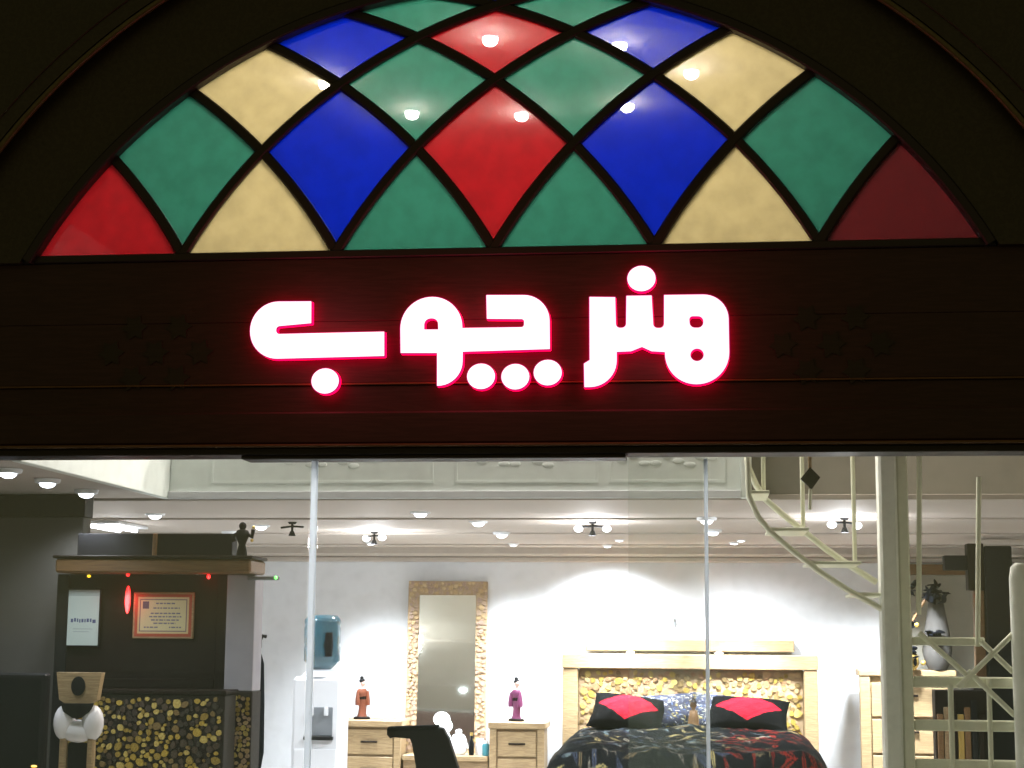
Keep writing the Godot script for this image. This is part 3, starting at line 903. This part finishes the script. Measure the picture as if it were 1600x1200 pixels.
# ---------------------------------------------------------------- along the back wall
func back_wall_things() -> void:
	# water cooler
	var w := thing("water_cooler", "white water cooler with a blue bottle on top behind the glass joint", "water cooler", Vector3(-1.86, 0.05, -4.9))
	w.scale = Vector3(0.87, 1.0, 0.87)
	put("body", MB.new().box(Vector3(0, 0.545, 0), Vector3(0.4, 1.19, 0.34), 0.025).done(), M.white_plastic, w)
	put("collar", MB.new().lathe([[0.17, 0.0], [0.14, 0.03], [0.1, 0.05]], Vector3(0, 1.138, 0), 24).done(), M.white_plastic, w)
	put("bottle", MB.new().lathe([[0.05, 0.03], [0.09, 0.06], [0.148, 0.11], [0.15, 0.2], [0.142, 0.22], [0.15, 0.24], [0.15, 0.34], [0.142, 0.36], [0.15, 0.38], [0.148, 0.4], [0.12, 0.43], [0.02, 0.434]], Vector3(0, 1.14, 0), 28).done(), M.water_bottle, w)
	put("bottle_label", MB.new().lathe([[0.05, -0.08], [0.06, 0.0], [0.05, 0.09]], Vector3(0.07, 1.36, 0.11), 12, 0.8, 0.6).done(), M.black, w)
	put("niche", MB.new().box(Vector3(0.03, 0.83, 0.166), Vector3(0.22, 0.2, 0.02), 0.004).done(), M.grey_plastic, w)
	for x in [-0.03, 0.09]:
		put("tap", MB.new().box(Vector3(x, 0.9, 0.19), Vector3(0.03, 0.06, 0.05), 0.006).done(), M.white_plastic, w)
	put("drip_tray", MB.new().box(Vector3(0.03, 0.715, 0.185), Vector3(0.24, 0.025, 0.05), 0.005).done(), M.black, w)
	put("lower_door", MB.new().box(Vector3(0.0, 0.36, 0.172), Vector3(0.34, 0.56, 0.012), 0.006).done(), M.white_plastic, w)
	# mirror with mosaic frame
	var m := thing("mirror", "tall mirror in a pebble mosaic frame leaning behind the dresser", "mirror", Vector3(-1.34, 0.5, BACK + 0.3))
	m.rotation = Vector3(-0.155, 0.115, 0)
	put("frame", bx(-0.345, 0.345, 0.0, 1.47, -0.05, -0.005), M.tile_ground, m)
	put("glass", flat_quad(0.49, 1.31, 0.001, 0.69), M.mirror, m)
	var mm := Node3D.new()
	mm.name = "mosaic"
	mm.position = Vector3(0, 0, -0.005)
	m.add_child(mm)
	mosaic(mm, 0.69, 1.47, 0.014, 0.025, 298, ["pebble0", "pebble1", "pebble2", "pebble3", "pebble0", "pebble2"], 0.016, "pebble", Rect2(-0.245, 0.0, 0.49, 1.345))
	# dresser: two towers and a low middle
	var d := thing("dresser", "light oak dresser with two drawer towers and a low middle", "dresser", Vector3(-1.33, 0, -7.1))
	for s in [[-0.88, -0.32, 0.0], [0.4, 0.88, 0.0]]:
		var c: float = (s[0] + s[1]) / 2
		var hw: float = (s[1] - s[0]) / 2
		put("tower", bx(s[0] + 0.02, s[1] - 0.02, 0, 0.722, -0.24, 0.1), M.oak_dark, d)
		put("tower_top", bx(s[0], s[1], 0.724, 0.78, -0.26, 0.14, 0.008), M.oak, d)
		put("side_stile", bx(s[0] + 0.012, s[0] + 0.07, 0, 0.722, 0.102, 0.125), M.oak, d)
		put("side_stile", bx(s[1] - 0.07, s[1] - 0.012, 0, 0.722, 0.102, 0.125), M.oak, d)
		for j in 3:
			var y := 0.5 - 0.22 * j
			var dr := put("drawer", bx(c - hw + 0.08, c + hw - 0.08, y, y + 0.2, 0.102, 0.118), M.oak, d)
			put("handle", bx(c - 0.07, c + 0.07, y + 0.095, y + 0.11, 0.118, 0.135), M.panel_wood, dr)
	put("low_top", bx(-0.318, 0.398, 0.455, 0.5, -0.24, 0.12, 0.006), M.oak, d)
	put("low_body", bx(-0.318, 0.398, 0, 0.453, -0.24, 0.08), M.oak_dark, d)
	statuette(Vector3(-2.02, 0.78, -7.1), 1.0, lin(0.2, 0.06, 0.03), "brown-robed statuette with raised bun on the left dresser tower", 0.5)
	statuette(Vector3(-0.71, 0.78, -7.1), 1.02, lin(0.16, 0.035, 0.1), "purple-robed statuette with raised bun on the right dresser tower", -0.5)
	# bottles on the low part
	var b := thing("white_jar", "large white jar in front of the mirror", "jar", Vector3(-1.19, 0.5, -7.08), "white and dark toiletries by the mirror")
	put("body", MB.new().lathe([[0.05, 0.0], [0.07, 0.03], [0.07, 0.12], [0.05, 0.16], [0.03, 0.17]], Vector3.ZERO, 20).done(), M.porcelain, b)
	put("lid", MB.new().ball(Vector3(0, 0.19, 0), Vector3(0.03, 0.022, 0.03), 14).done(), M.porcelain, b)
	var b1 := thing("lamp_figure", "glowing white table lamp with a bent neck before the mirror", "table lamp", Vector3(-1.33, 0.5, -7.08))
	put("stem", MB.new().tube([Vector3(0.03, 0.0, 0), Vector3(0.035, 0.1, 0), Vector3(0.03, 0.18, 0), Vector3(0.0, 0.25, 0)], 0.028, 12).done(), M.porcelain, b1)
	put("lamp_globe", MB.new().ball(Vector3(-0.005, 0.29, 0), Vector3(0.07, 0.06, 0.06), 18).done(), M.lamp_glow, b1)
	omni(Vector3(-1.335, 0.79, -7.08), 0.03, Color(0.95, 0.97, 1), 0.05)
	var b2 := thing("dark_bottle", "slim dark bottle between the white jars", "bottle", Vector3(-1.08, 0.5, -7.06), "white and dark toiletries by the mirror")
	put("body", MB.new().lathe([[0.022, 0.0], [0.024, 0.1], [0.01, 0.13], [0.01, 0.16]], Vector3.ZERO, 14).done(), M.black_gloss, b2)
	put("cap", MB.new().lathe([[0.013, 0.16], [0.013, 0.185]], Vector3.ZERO, 12).done(), M.gold, b2)
	var b3 := thing("white_jar", "smaller white jar right of the dark bottle", "jar", Vector3(-1.01, 0.5, -7.1), "white and dark toiletries by the mirror")
	put("body", MB.new().lathe([[0.04, 0.0], [0.045, 0.08], [0.035, 0.11]], Vector3.ZERO, 18).done(), M.porcelain, b3)
	put("lid", MB.new().lathe([[0.036, 0.11], [0.03, 0.135]], Vector3.ZERO, 18).done(), M.white_plastic, b3)
	var b4 := thing("blue_tube", "short light blue tube at the right end of the toiletries", "tube", Vector3(-0.955, 0.5, -7.03), "white and dark toiletries by the mirror")
	put("body", MB.new().lathe([[0.028, 0.0], [0.03, 0.09], [0.02, 0.1]], Vector3.ZERO, 16).done(), M.teal_plastic, b4)
	put("cap", MB.new().lathe([[0.022, 0.1], [0.02, 0.12]], Vector3.ZERO, 16).done(), M.white_plastic, b4)
	# thin hook above the bed
	var n := thing("wall_hook", "tiny grey hook on the white wall above the bed", "hook", Vector3(0.6, 1.6, BACK + 0.01))
	put("pin", MB.new().tube([Vector3(0, 0.02, -0.01), Vector3(0, 0.02, 0.03), Vector3(0, 0.045, 0.035)], 0.008, 8).done(), M.grey_plastic, n)
	put("plate", MB.new().box(Vector3(0, 0.0, -0.004), Vector3(0.02, 0.06, 0.01), 0.002).done(), M.grey_plastic, n)

func statuette(at: Vector3, s: float, c: Color, label: String, turn: float) -> void:
	var o := thing("statuette", label, "statuette", at, "pair of robed statuettes on the dresser")
	o.rotation.y = turn
	o.scale = Vector3.ONE * s
	var robe := mat("robe_" + str(taken["statuette"]), c, 0.35)
	put("plinth", MB.new().lathe([[0.07, 0.0], [0.072, 0.012], [0.062, 0.022]], Vector3.ZERO, 20, 1.0, 0.7).done(), M.panel_wood, o)
	# body: lofted rings that sway, from hem to shoulder and neck
	var rings := [[0.045, 0.02, 0.0], [0.036, 0.05, 0.002], [0.034, 0.1, 0.006], [0.04, 0.14, 0.006], [0.036, 0.175, 0.002], [0.044, 0.21, -0.003], [0.046, 0.235, -0.004], [0.03, 0.255, 0.0], [0.013, 0.265, 0.003], [0.012, 0.275, 0.004], [0.022, 0.287, 0.005], [0.025, 0.303, 0.006], [0.021, 0.318, 0.005], [0.008, 0.328, 0.004]]
	var rows := []
	for r in rings:
		var row := []
		for k in 18:
			var a := TAU * k / 18
			row.append(Vector3(r[2] + cos(a) * r[0], r[1], -sin(a) * r[0] * 0.72))
		rows.append(row)
	var body := MB.new().grid(rows.slice(0, 8), true)
	put("robe", body.done(), robe, o)
	put("head", MB.new().grid(rows.slice(7), true).done(), mat("skin_" + str(taken["statuette"]), lin(0.7, 0.5, 0.42), 0.5), o)
	put("hair", MB.new().ball(Vector3(-0.001, 0.318, -0.006), Vector3(0.028, 0.02, 0.024), 14).ball(Vector3(-0.006, 0.343, -0.004), Vector3(0.017, 0.014, 0.015), 12).done(), M.black, o)
	for sx in [-1, 1]:      # wide hanging sleeves
		put("sleeve", MB.new().lathe([[0.03, -0.05], [0.034, -0.02], [0.022, 0.04], [0.014, 0.07]], Vector3(0.045 * sx, 0.165, 0.012), 12, 0.6, 1.0).done(), robe, o)
	put("sash", MB.new().lathe([[0.0385, 0.165], [0.0385, 0.19]], Vector3(0.002, 0, 0), 16, 1.0, 0.74).done(), M.panel_wood, o)


# ---------------------------------------------------------------- the bed
func leaf_print(base: Color, inks: Array, count: int, red_side: bool) -> Image:
	var s := 512
	var im := Image.create(s, s, false, Image.FORMAT_RGB8)
	im.fill(base)
	for k in count:
		var c := Vector2(rng.randf() * s, rng.randf() * s)
		var l := rng.randf_range(8, 20)
		var w := l * rng.randf_range(0.16, 0.3)
		var d := Vector2.from_angle(rng.randf_range(-0.4, 1.9))
		var ink: Color = inks[rng.randi() % inks.size()]
		if red_side and c.x > s * 0.62 and rng.randf() < 0.65:
			ink = Color(0.36, 0.1, 0.08)
		for i in range(-int(l), int(l) + 1):
			var hw := w * (1.0 - pow(absf(i) / l, 1.6))
			var bend := sin(i / l * 1.5) * l * 0.2
			for j in range(-int(hw), int(hw) + 1):
				if absf(j) < 0.8 and absf(i) < l * 0.7:
					continue
				var q := c + d * i + d.orthogonal() * (j + bend)
				im.set_pixel(posmod(int(q.x), s), posmod(int(q.y), s), ink)
	return im

func pillow(w: float, h: float, t: float) -> ArrayMesh:
	var b := MB.new()
	var crease := FastNoiseLite.new()
	crease.seed = 9
	crease.frequency = 0.8
	for side in [1.0, -1.0]:
		var rows := []
		for r in 17:
			var row := []
			var v := r / 8.0 - 1.0
			for k in 21:
				var u := k / 10.0 - 1.0
				var px := u * w / 2 * (1.0 - 0.07 * (1.0 - v * v))
				var py := v * h / 2 * (1.0 - 0.09 * (1.0 - u * u))
				var th := t / 2 * pow(maxf((1.0 - u * u) * (1.0 - v * v), 0.0), 0.42) + (0.012 * crease.get_noise_2d(u * 2.2, v * 2.2) + 0.006 * crease.get_noise_2d(u * 9.0, v * 4.0)) * (1.0 - u * u) * (1.0 - v * v) * 2.0
				row.append(Vector3(px, -py, th * side))
			rows.append(row)
		b.grid(rows, false, side > 0)
	return b.done()

func bed() -> void:
	var o := thing("bed", "wide oak bed with a wood-slice headboard and dark leaf-print cover", "bed", Vector3(0.722, 0, -7.3))
	put("headboard_post", bx(-1.06, -0.93, 0, 1.215, -0.08, 0.06, 0.008), M.oak, o)
	put("headboard_post", bx(0.945, 1.06, 0, 1.215, -0.08, 0.06, 0.008), M.oak, o)
	put("headboard_rail", bx(-1.065, 1.065, 1.217, 1.34, -0.08, 0.07, 0.008), M.oak, o)
	var hp := put("headboard_panel", bx(-0.928, 0.943, 0.3, 1.215, -0.07, -0.03), M.tile_ground, o)
	var m := Node3D.new()
	m.name = "mosaic"
	m.position = Vector3(0.007, 0.62, -0.03)
	o.add_child(m)
	mosaic(m, 1.86, 0.59, 0.019, 0.037, 298, ["slice0", "slice1", "slice4", "pebble1", "slice5", "slice4", "slice2"], 0.02, "wood_slice", Rect2(), 0.88)
	put("side_rail", bx(-1.02, -0.97, 0.2, 0.42, 0.062, 2.1), M.oak, o)
	put("side_rail", bx(0.97, 1.02, 0.2, 0.42, 0.062, 2.1), M.oak, o)
	put("foot_board", bx(-1.03, 1.03, 0.0, 0.48, 2.102, 2.16), M.oak, o)
	put("mattress", bx(-0.95, 0.95, 0.25, 0.5, 0.07, 2.08, 0.04), M.white_plastic, o)
	# cover, draped and slightly rumpled
	var nz := FastNoiseLite.new()
	nz.seed = 5
	nz.frequency = 1.6
	var rows := []
	for r in 41:
		var row := []
		var z := 0.08 + 2.06 * r / 40.0
		for k in 61:
			var u := k / 30.0 - 1.0
			var a := absf(u)
			var x := u * 1.16
			var y := 0.72
			if a > 0.7:
				var t := (a - 0.7) / 0.3
				y = 0.72 - 0.5 * pow(t, 1.9)
				x = signf(u) * (0.812 + 0.29 * sin(minf(t * 1.5, PI / 2)))
			y += nz.get_noise_2d(x * 1.3, z * 1.3) * 0.04 + nz.get_noise_2d(x * 5, z * 4) * 0.012 + 0.05 * exp(-pow((z - 0.35) / 0.25, 2)) * (1.0 - a * a)
			y -= 0.06 * smoothstep(1.2, 2.1, z)
			if r > 36:
				z = 2.18 + 0.01 * (r - 36)
				y = minf(y, 0.68) - 0.1 * (r - 36)
			row.append(Vector3(x, y, z))
		rows.append(row)
	var cm := mat("cover_print", Color.WHITE, 0.9, ImageTexture.create_from_image(leaf_print(Color(0.05, 0.055, 0.065), [Color(0.44, 0.4, 0.26), Color(0.27, 0.31, 0.32), Color(0.38, 0.36, 0.32), Color(0.07, 0.08, 0.1), Color(0.17, 0.19, 0.24), Color(0.06, 0.06, 0.07), Color(0.3, 0.26, 0.19)], 800, true)))
	cm.uv1_triplanar = false
	cm.metallic_specular = 0.12
	put("cover", MB.new().grid(rows, false, true).done(), cm, o)
	# beam on the wall behind with two small lamps under it
	var s := thing("wall_beam", "oak beam fixed to the wall above the headboard, lamps beneath", "shelf", Vector3(0.724, 1.363, -7.5))
	put("beam", bx(-0.88, 0.88, 0.0, 0.1, -0.08, 0.05, 0.006), M.oak, s)
	for x in [-0.5, 0.25]:
		put("lamp_bulb", MB.new().ball(Vector3(x, -0.012, 0.02), Vector3(0.035, 0.012, 0.03), 12).done(), M.lamp_glow, s)
		put("lamp_bracket", bx(x - 0.04, x + 0.04, -0.02, -0.001, -0.098, -0.012), M.oak_dark, s)
	# pillows
	var dia := Image.create(256, 256, false, Image.FORMAT_RGB8)
	dia.fill(Color(0.045, 0.045, 0.05))
	for y in 256:
		for x in 256:
			var dx := absf(x - 128.0) / 112.0
			var dy := absf(y - 112.0) / 112.0
			if dx + dy < 1.0:
				dia.set_pixel(x, y, Color(0.62, 0.1, 0.15) if (x / 9 + y / 9) % 7 else Color(0.5, 0.07, 0.12))
	var dm := mat("diamond_print", Color.WHITE, 0.85, ImageTexture.create_from_image(dia))
	dm.uv1_triplanar = false
	dm.metallic_specular = 0.12
	var lm := mat("leaf_print", Color.WHITE, 0.85, ImageTexture.create_from_image(leaf_print(Color(0.12, 0.14, 0.22), [Color(0.75, 0.75, 0.65), Color(0.7, 0.62, 0.25), Color(0.3, 0.4, 0.6), Color(0.85, 0.85, 0.85)], 420, false)))
	lm.uv1_triplanar = false
	var pl := pillow(0.62, 0.4, 0.2)
	for d in [
		["pillow", 0.52, 0.86, -7.1, -0.55, 0.1, lm, "patterned leaf-print pillow behind the left black and red one", Vector3(0.9, 0.9, 1)],
		["pillow", 1.02, 0.86, -7.1, -0.55, -0.1, lm, "patterned leaf-print pillow behind the right black and red one", Vector3(0.9, 0.9, 1)],
		["pillow", 0.225, 0.86, -6.98, -0.85, -0.16, dm, "black pillow with a red diamond at the left of the bed", Vector3.ONE],
		["pillow", 1.2, 0.86, -6.98, -0.9, -0.08, dm, "black pillow with a red diamond at the right of the bed", Vector3(1.08, 1, 1)]]:
		var p := put(d[0], pl, d[6])
		p.position = Vector3(d[1], d[2], d[3])
		p.rotation = Vector3(d[4], 0, d[5])
		p.scale = d[8]
		tag(p, d[7], "pillow", "pillows on the bed")
	var v := thing("doll", "small dark carved figure standing between the pillows", "figurine", Vector3(0.76, 0.76, -6.95))
	put("body", MB.new().lathe([[0.05, 0.0], [0.04, 0.08], [0.03, 0.13], [0.012, 0.145], [0.028, 0.17], [0.024, 0.2], [0.006, 0.215]], Vector3.ZERO, 14).done(), M.mid_wood, v)
	put("hat", MB.new().lathe([[0.035, 0.2], [0.02, 0.212], [0.008, 0.235]], Vector3.ZERO, 12).done(), M.panel_wood, v)


# ---------------------------------------------------------------- right side
func right_side() -> void:
	# nightstand
	var n := thing("nightstand", "pale oak chest of drawers with dark bar handles behind the railing", "nightstand", Vector3(2.49, 0, -7.1))
	put("case", bx(-0.36, 0.36, 0, 1.18, -0.3, 0.0), M.oak, n)
	put("top", bx(-0.39, 0.39, 1.182, 1.235, -0.3, 0.04, 0.008), M.oak, n)
	put("side_stile", bx(-0.38, -0.3, 0, 1.18, 0.002, 0.03), M.oak, n)
	for j in 4:
		var y := 0.86 - 0.29 * j
		var d := put("drawer", bx(-0.29, 0.33, y, y + 0.27, 0.002, 0.025), M.oak, n)
		put("handle", bx(-0.1, 0.08, y + 0.16, y + 0.178, 0.025, 0.05), M.panel_wood, d)
	# dark leafy ornament on it
	var v := thing("leafy_ornament", "dark potted ornament with clumped leaves on the nightstand", "ornament", Vector3(2.5, 1.235, -7.0))
	put("pot", MB.new().lathe([[0.05, 0.0], [0.08, 0.05], [0.07, 0.12], [0.05, 0.14]], Vector3.ZERO, 18).done(), M.gold, v)
	put("stem", MB.new().tube([Vector3(0, 0.12, 0), Vector3(-0.03, 0.28, 0), Vector3(0.05, 0.42, 0), Vector3(0.16, 0.6, 0)], 0.012, 8).done(), M.mid_wood, v)
	for q in [[0.0, 0.1, 26, 0.1], [-0.05, 0.3, 16, 0.06], [0.02, 0.36, 14, 0.06], [0.2, 0.62, 34, 0.11], [0.03, 0.66, 10, 0.05], [0.2, 0.28, 18, 0.07]]:
		var lv := MB.new()
		for k in q[2]:
			var dir := Vector3(rng.randfn(), rng.randfn(), rng.randfn()).normalized()
			var c: Vector3 = Vector3(q[0], q[1], 0.02) + dir * q[3] * rng.randf_range(0.3, 0.95)
			lv.ball(Vector3.ZERO, Vector3(0.045, 0.02, 0.008), 6, Transform3D(Basis.from_euler(Vector3(rng.randf() * 3, rng.randf() * 6, rng.randf() * 3)), c))
		put("leaf_clump", lv.done(), M.black_cloth, v)
	for q in [Vector3(-0.1, 0.05, 0.08), Vector3(-0.05, 0.2, 0.06), Vector3(0.1, 0.06, 0.09), Vector3(0.06, 0.36, 0.06)]:
		put("bead", MB.new().ball(q, Vector3(0.022, 0.022, 0.022), 10).done(), M.gold, v)
	var pv := thing("pale_vase", "tall pale grey vase right of the dark leaves on the nightstand", "vase", Vector3(2.74, 1.235, -7.12))
	put("body", MB.new().lathe([[0.07, 0.0], [0.105, 0.06], [0.12, 0.16], [0.1, 0.32], [0.075, 0.46], [0.06, 0.56], [0.045, 0.62]], Vector3.ZERO, 22).done(), M.grey_wall, pv)
	put("rim", MB.new().lathe([[0.046, 0.618], [0.055, 0.635], [0.05, 0.645]], Vector3.ZERO, 22).done(), M.grey_wall, pv)
	# tall dark stepped cabinet with a side arm
	var k := thing("dark_cabinet", "tall dark wooden post cabinet with a stepped top and side arm", "cabinet", Vector3(3.03, 0, -6.0))
	put("post", bx(-0.08, 0.12, 0.0, 2.18, -0.1, 0.08, 0.008), M.black, k)
	put("step", bx(-0.2, -0.083, 1.85, 2.2, -0.08, 0.06), M.panel_wood, k)
	put("arm", bx(-0.37, -0.203, 2.0, 2.11, -0.06, 0.05), M.black, k)
	put("brace", bx(-0.16, -0.084, 1.2, 1.848, -0.05, 0.03), M.mid_wood, k)
	put("lower_case", bx(-0.2, 0.2, 0.0, 1.17, -0.12, 0.12), M.black, k)
	var sh := thing("bookcase", "low brown case with upright yellow and dark spines behind the railing", "bookcase", Vector3(2.72, 0, -5.6))
	put("case", bx(-0.2, 0.16, 0.0, 1.12, -0.2, -0.04), M.panel_wood, sh)
	for i in 7:
		put("spine", bx(-0.19 + i * 0.048, -0.148 + i * 0.048, 0.5, 0.95 + 0.05 * (i % 3), -0.038, 0.0), [M.mid_wood, M.oak_dark, M.panel_wood, M.gold, M.mid_wood, M.black, M.panel_wood][i], sh)
	# curved stair
	var st := thing("curved_staircase", "pale curved open staircase rising left behind the right pane", "staircase", Vector3(0, 0, -1.2))
	var low := [[1.097, 2.6], [1.097, 2.357], [1.1, 2.17], [1.145, 2.067], [1.205, 1.993], [1.31, 1.901], [1.43, 1.807], [1.578, 1.71], [1.738, 1.62]]
	var up := [[1.08, 2.6], [1.109, 2.357], [1.148, 2.263], [1.193, 2.191], [1.268, 2.123], [1.373, 2.037], [1.493, 1.938], [1.612, 1.853], [1.742, 1.771]]
	var l3 := []
	for p in low:
		l3.append(Vector3(p[0], p[1], 0.0))
	var u3 := []
	for p in up:
		u3.append(Vector3(p[0], p[1], -0.45))
	for i in u3.size():       # the far stringer stands further back: same curve, one tread's width behind
		u3[i] = Vector3(u3[i].x * 1.0 + 0.0, u3[i].y, -0.45)
	put("stringer", MB.new().tube(l3, 0.014, 8, 2.0).done(), M.white_paint, st)
	put("stringer", MB.new().tube(u3, 0.016, 8, 2.0).done(), M.white_paint, st)
	for d in [[2.19, 1.1, 1.2], [2.01, 1.19, 1.385], [1.85, 1.376, 1.63], [1.7, 1.585, 1.79]]:
		put("tread", MB.new().box(Vector3((d[1] + d[2]) / 2, d[0], -0.225), Vector3(d[2] - d[1], 0.016, 0.46), 0.005).done(), M.white_paint, st)
	for b in [[1.186, 2.191], [1.382, 2.037], [1.637, 1.853]]:
		put("baluster", MB.new().tube([Vector3(b[0], 2.6, -0.45), Vector3(b[0], b[1], -0.45)], 0.011, 8).done(), M.white_paint, st)
	put("newel_post", bx(1.715, 1.8, 0.0, 2.9, -0.1, 0.05, 0.012), M.pale_paint, st)
	put("newel_shaft", bx(1.803, 1.855, 0.0, 2.9, -0.12, 0.02, 0.008), M.white_paint, st)
	# diamond hung on a rod
	var dm := thing("diamond_pendant", "dark purple-brown diamond hanging on a rod before the stair", "pendant", Vector3(1.392, 2.25, -1.15))
	put("diamond", MB.new().prism(PackedVector2Array([Vector2(0, 0.054), Vector2(0.048, 0.004), Vector2(0.006, -0.054), Vector2(-0.046, -0.002)]), -0.012, 0.012).done(), M.panel_wood, dm)
	put("rod", MB.new().tube([Vector3(0, 0.05, 0), Vector3(0, 0.36, 0)], 0.009, 8).done(), M.oak_dark, dm)
	put("rod_end", MB.new().tube([Vector3(0, -0.05, 0), Vector3(-0.004, -0.15, 0)], 0.008, 8).done(), M.white_paint, dm)
	# railing with cross braces
	var rl := thing("stair_railing", "pale railing of posts, rails and crossed braces at the right edge", "railing", Vector3(0, 0, -1.2))
	var bars := [
		["post", 1.925, 2.6, 1.893, 1.606, 0.012], ["post", 2.192, 2.26, 2.16, 1.458, 0.012], ["post", 2.205, 1.31, 2.2, 0.3, 0.012], ["post", 2.028, 1.279, 2.025, 0.3, 0.013],
		["brace", 1.89, 1.52, 2.109, 1.321, 0.013], ["brace", 2.109, 1.345, 2.316, 1.141, 0.013], ["brace", 2.173, 1.482, 2.314, 1.341, 0.013], ["brace", 2.321, 1.519, 2.06, 1.268, 0.013]]
	for i in bars.size():
		var b = bars[i]
		var zz := 0.004 * i - 0.012
		put(b[0], MB.new().tube([Vector3(b[1], b[2], zz), Vector3(b[3], b[4], zz)], b[5], 8).done(), M.white_paint, rl)
	for y in [[1.481, 1.86, 2.196, 0.02], [1.29, 1.86, 2.42, 0.026], [1.09, 1.86, 2.42, 0.026], [0.91, 1.86, 2.42, 0.024]]:
		put("rail", MB.new().box(Vector3((y[1] + y[2]) / 2, y[0], -0.03), Vector3(y[2] - y[1], y[3] * 2, 0.03), 0.006).done(), M.white_paint, rl)
	put("end_post", MB.new().lathe([[0.05, 0.0], [0.05, 1.78], [0.042, 1.83], [0.02, 1.85]], Vector3(2.36, 0, 0.02), 18).done(), M.pale_paint, rl)


# ---------------------------------------------------------------- close behind the glass
func near_things() -> void:
	var c := thing("office_chair", "black office chair, only its flat arm and slanted support showing", "chair", Vector3(-0.55, 0, -2.3))
	var arm := PackedVector2Array()
	for v in [[-318, 975], [-40, 992], [-8, 985], [25, 930], [80, 770], [120, 600], [140, 520], [-90, 520], [-140, 700], [-168, 850], [-180, 905], [-190, 925], [-280, 932], [-300, 925], [-318, 945]]:
		arm.append(Vector2(v[0], v[1]) / 1000.0)
	put("arm_support", MB.new().prism(arm, -0.03, 0.03).done(), M.black, c)
	put("arm_pad", MB.new().box(Vector3(-0.17, 0.985, 0), Vector3(0.28, 0.022, 0.085), 0.01, Transform3D(Basis(Vector3(0, 0, 1), 0.05), Vector3(0.045, 0.008, 0))).done(), M.black_cloth, c)
	put("seat", MB.new().box(Vector3(-0.1, 0.48, -0.3), Vector3(0.5, 0.09, 0.5), 0.03).done(), M.black_cloth, c)
	put("stem", MB.new().tube([Vector3(-0.1, 0.08, -0.3), Vector3(-0.1, 0.44, -0.3)], 0.03, 12).done(), M.black, c)
	for k in 5:
		var a := TAU * k / 5
		put("leg", MB.new().tube([Vector3(-0.1, 0.1, -0.3), Vector3(-0.1 + cos(a) * 0.3, 0.03, -0.3 + sin(a) * 0.3)], 0.02, 8).done(), M.black, c)
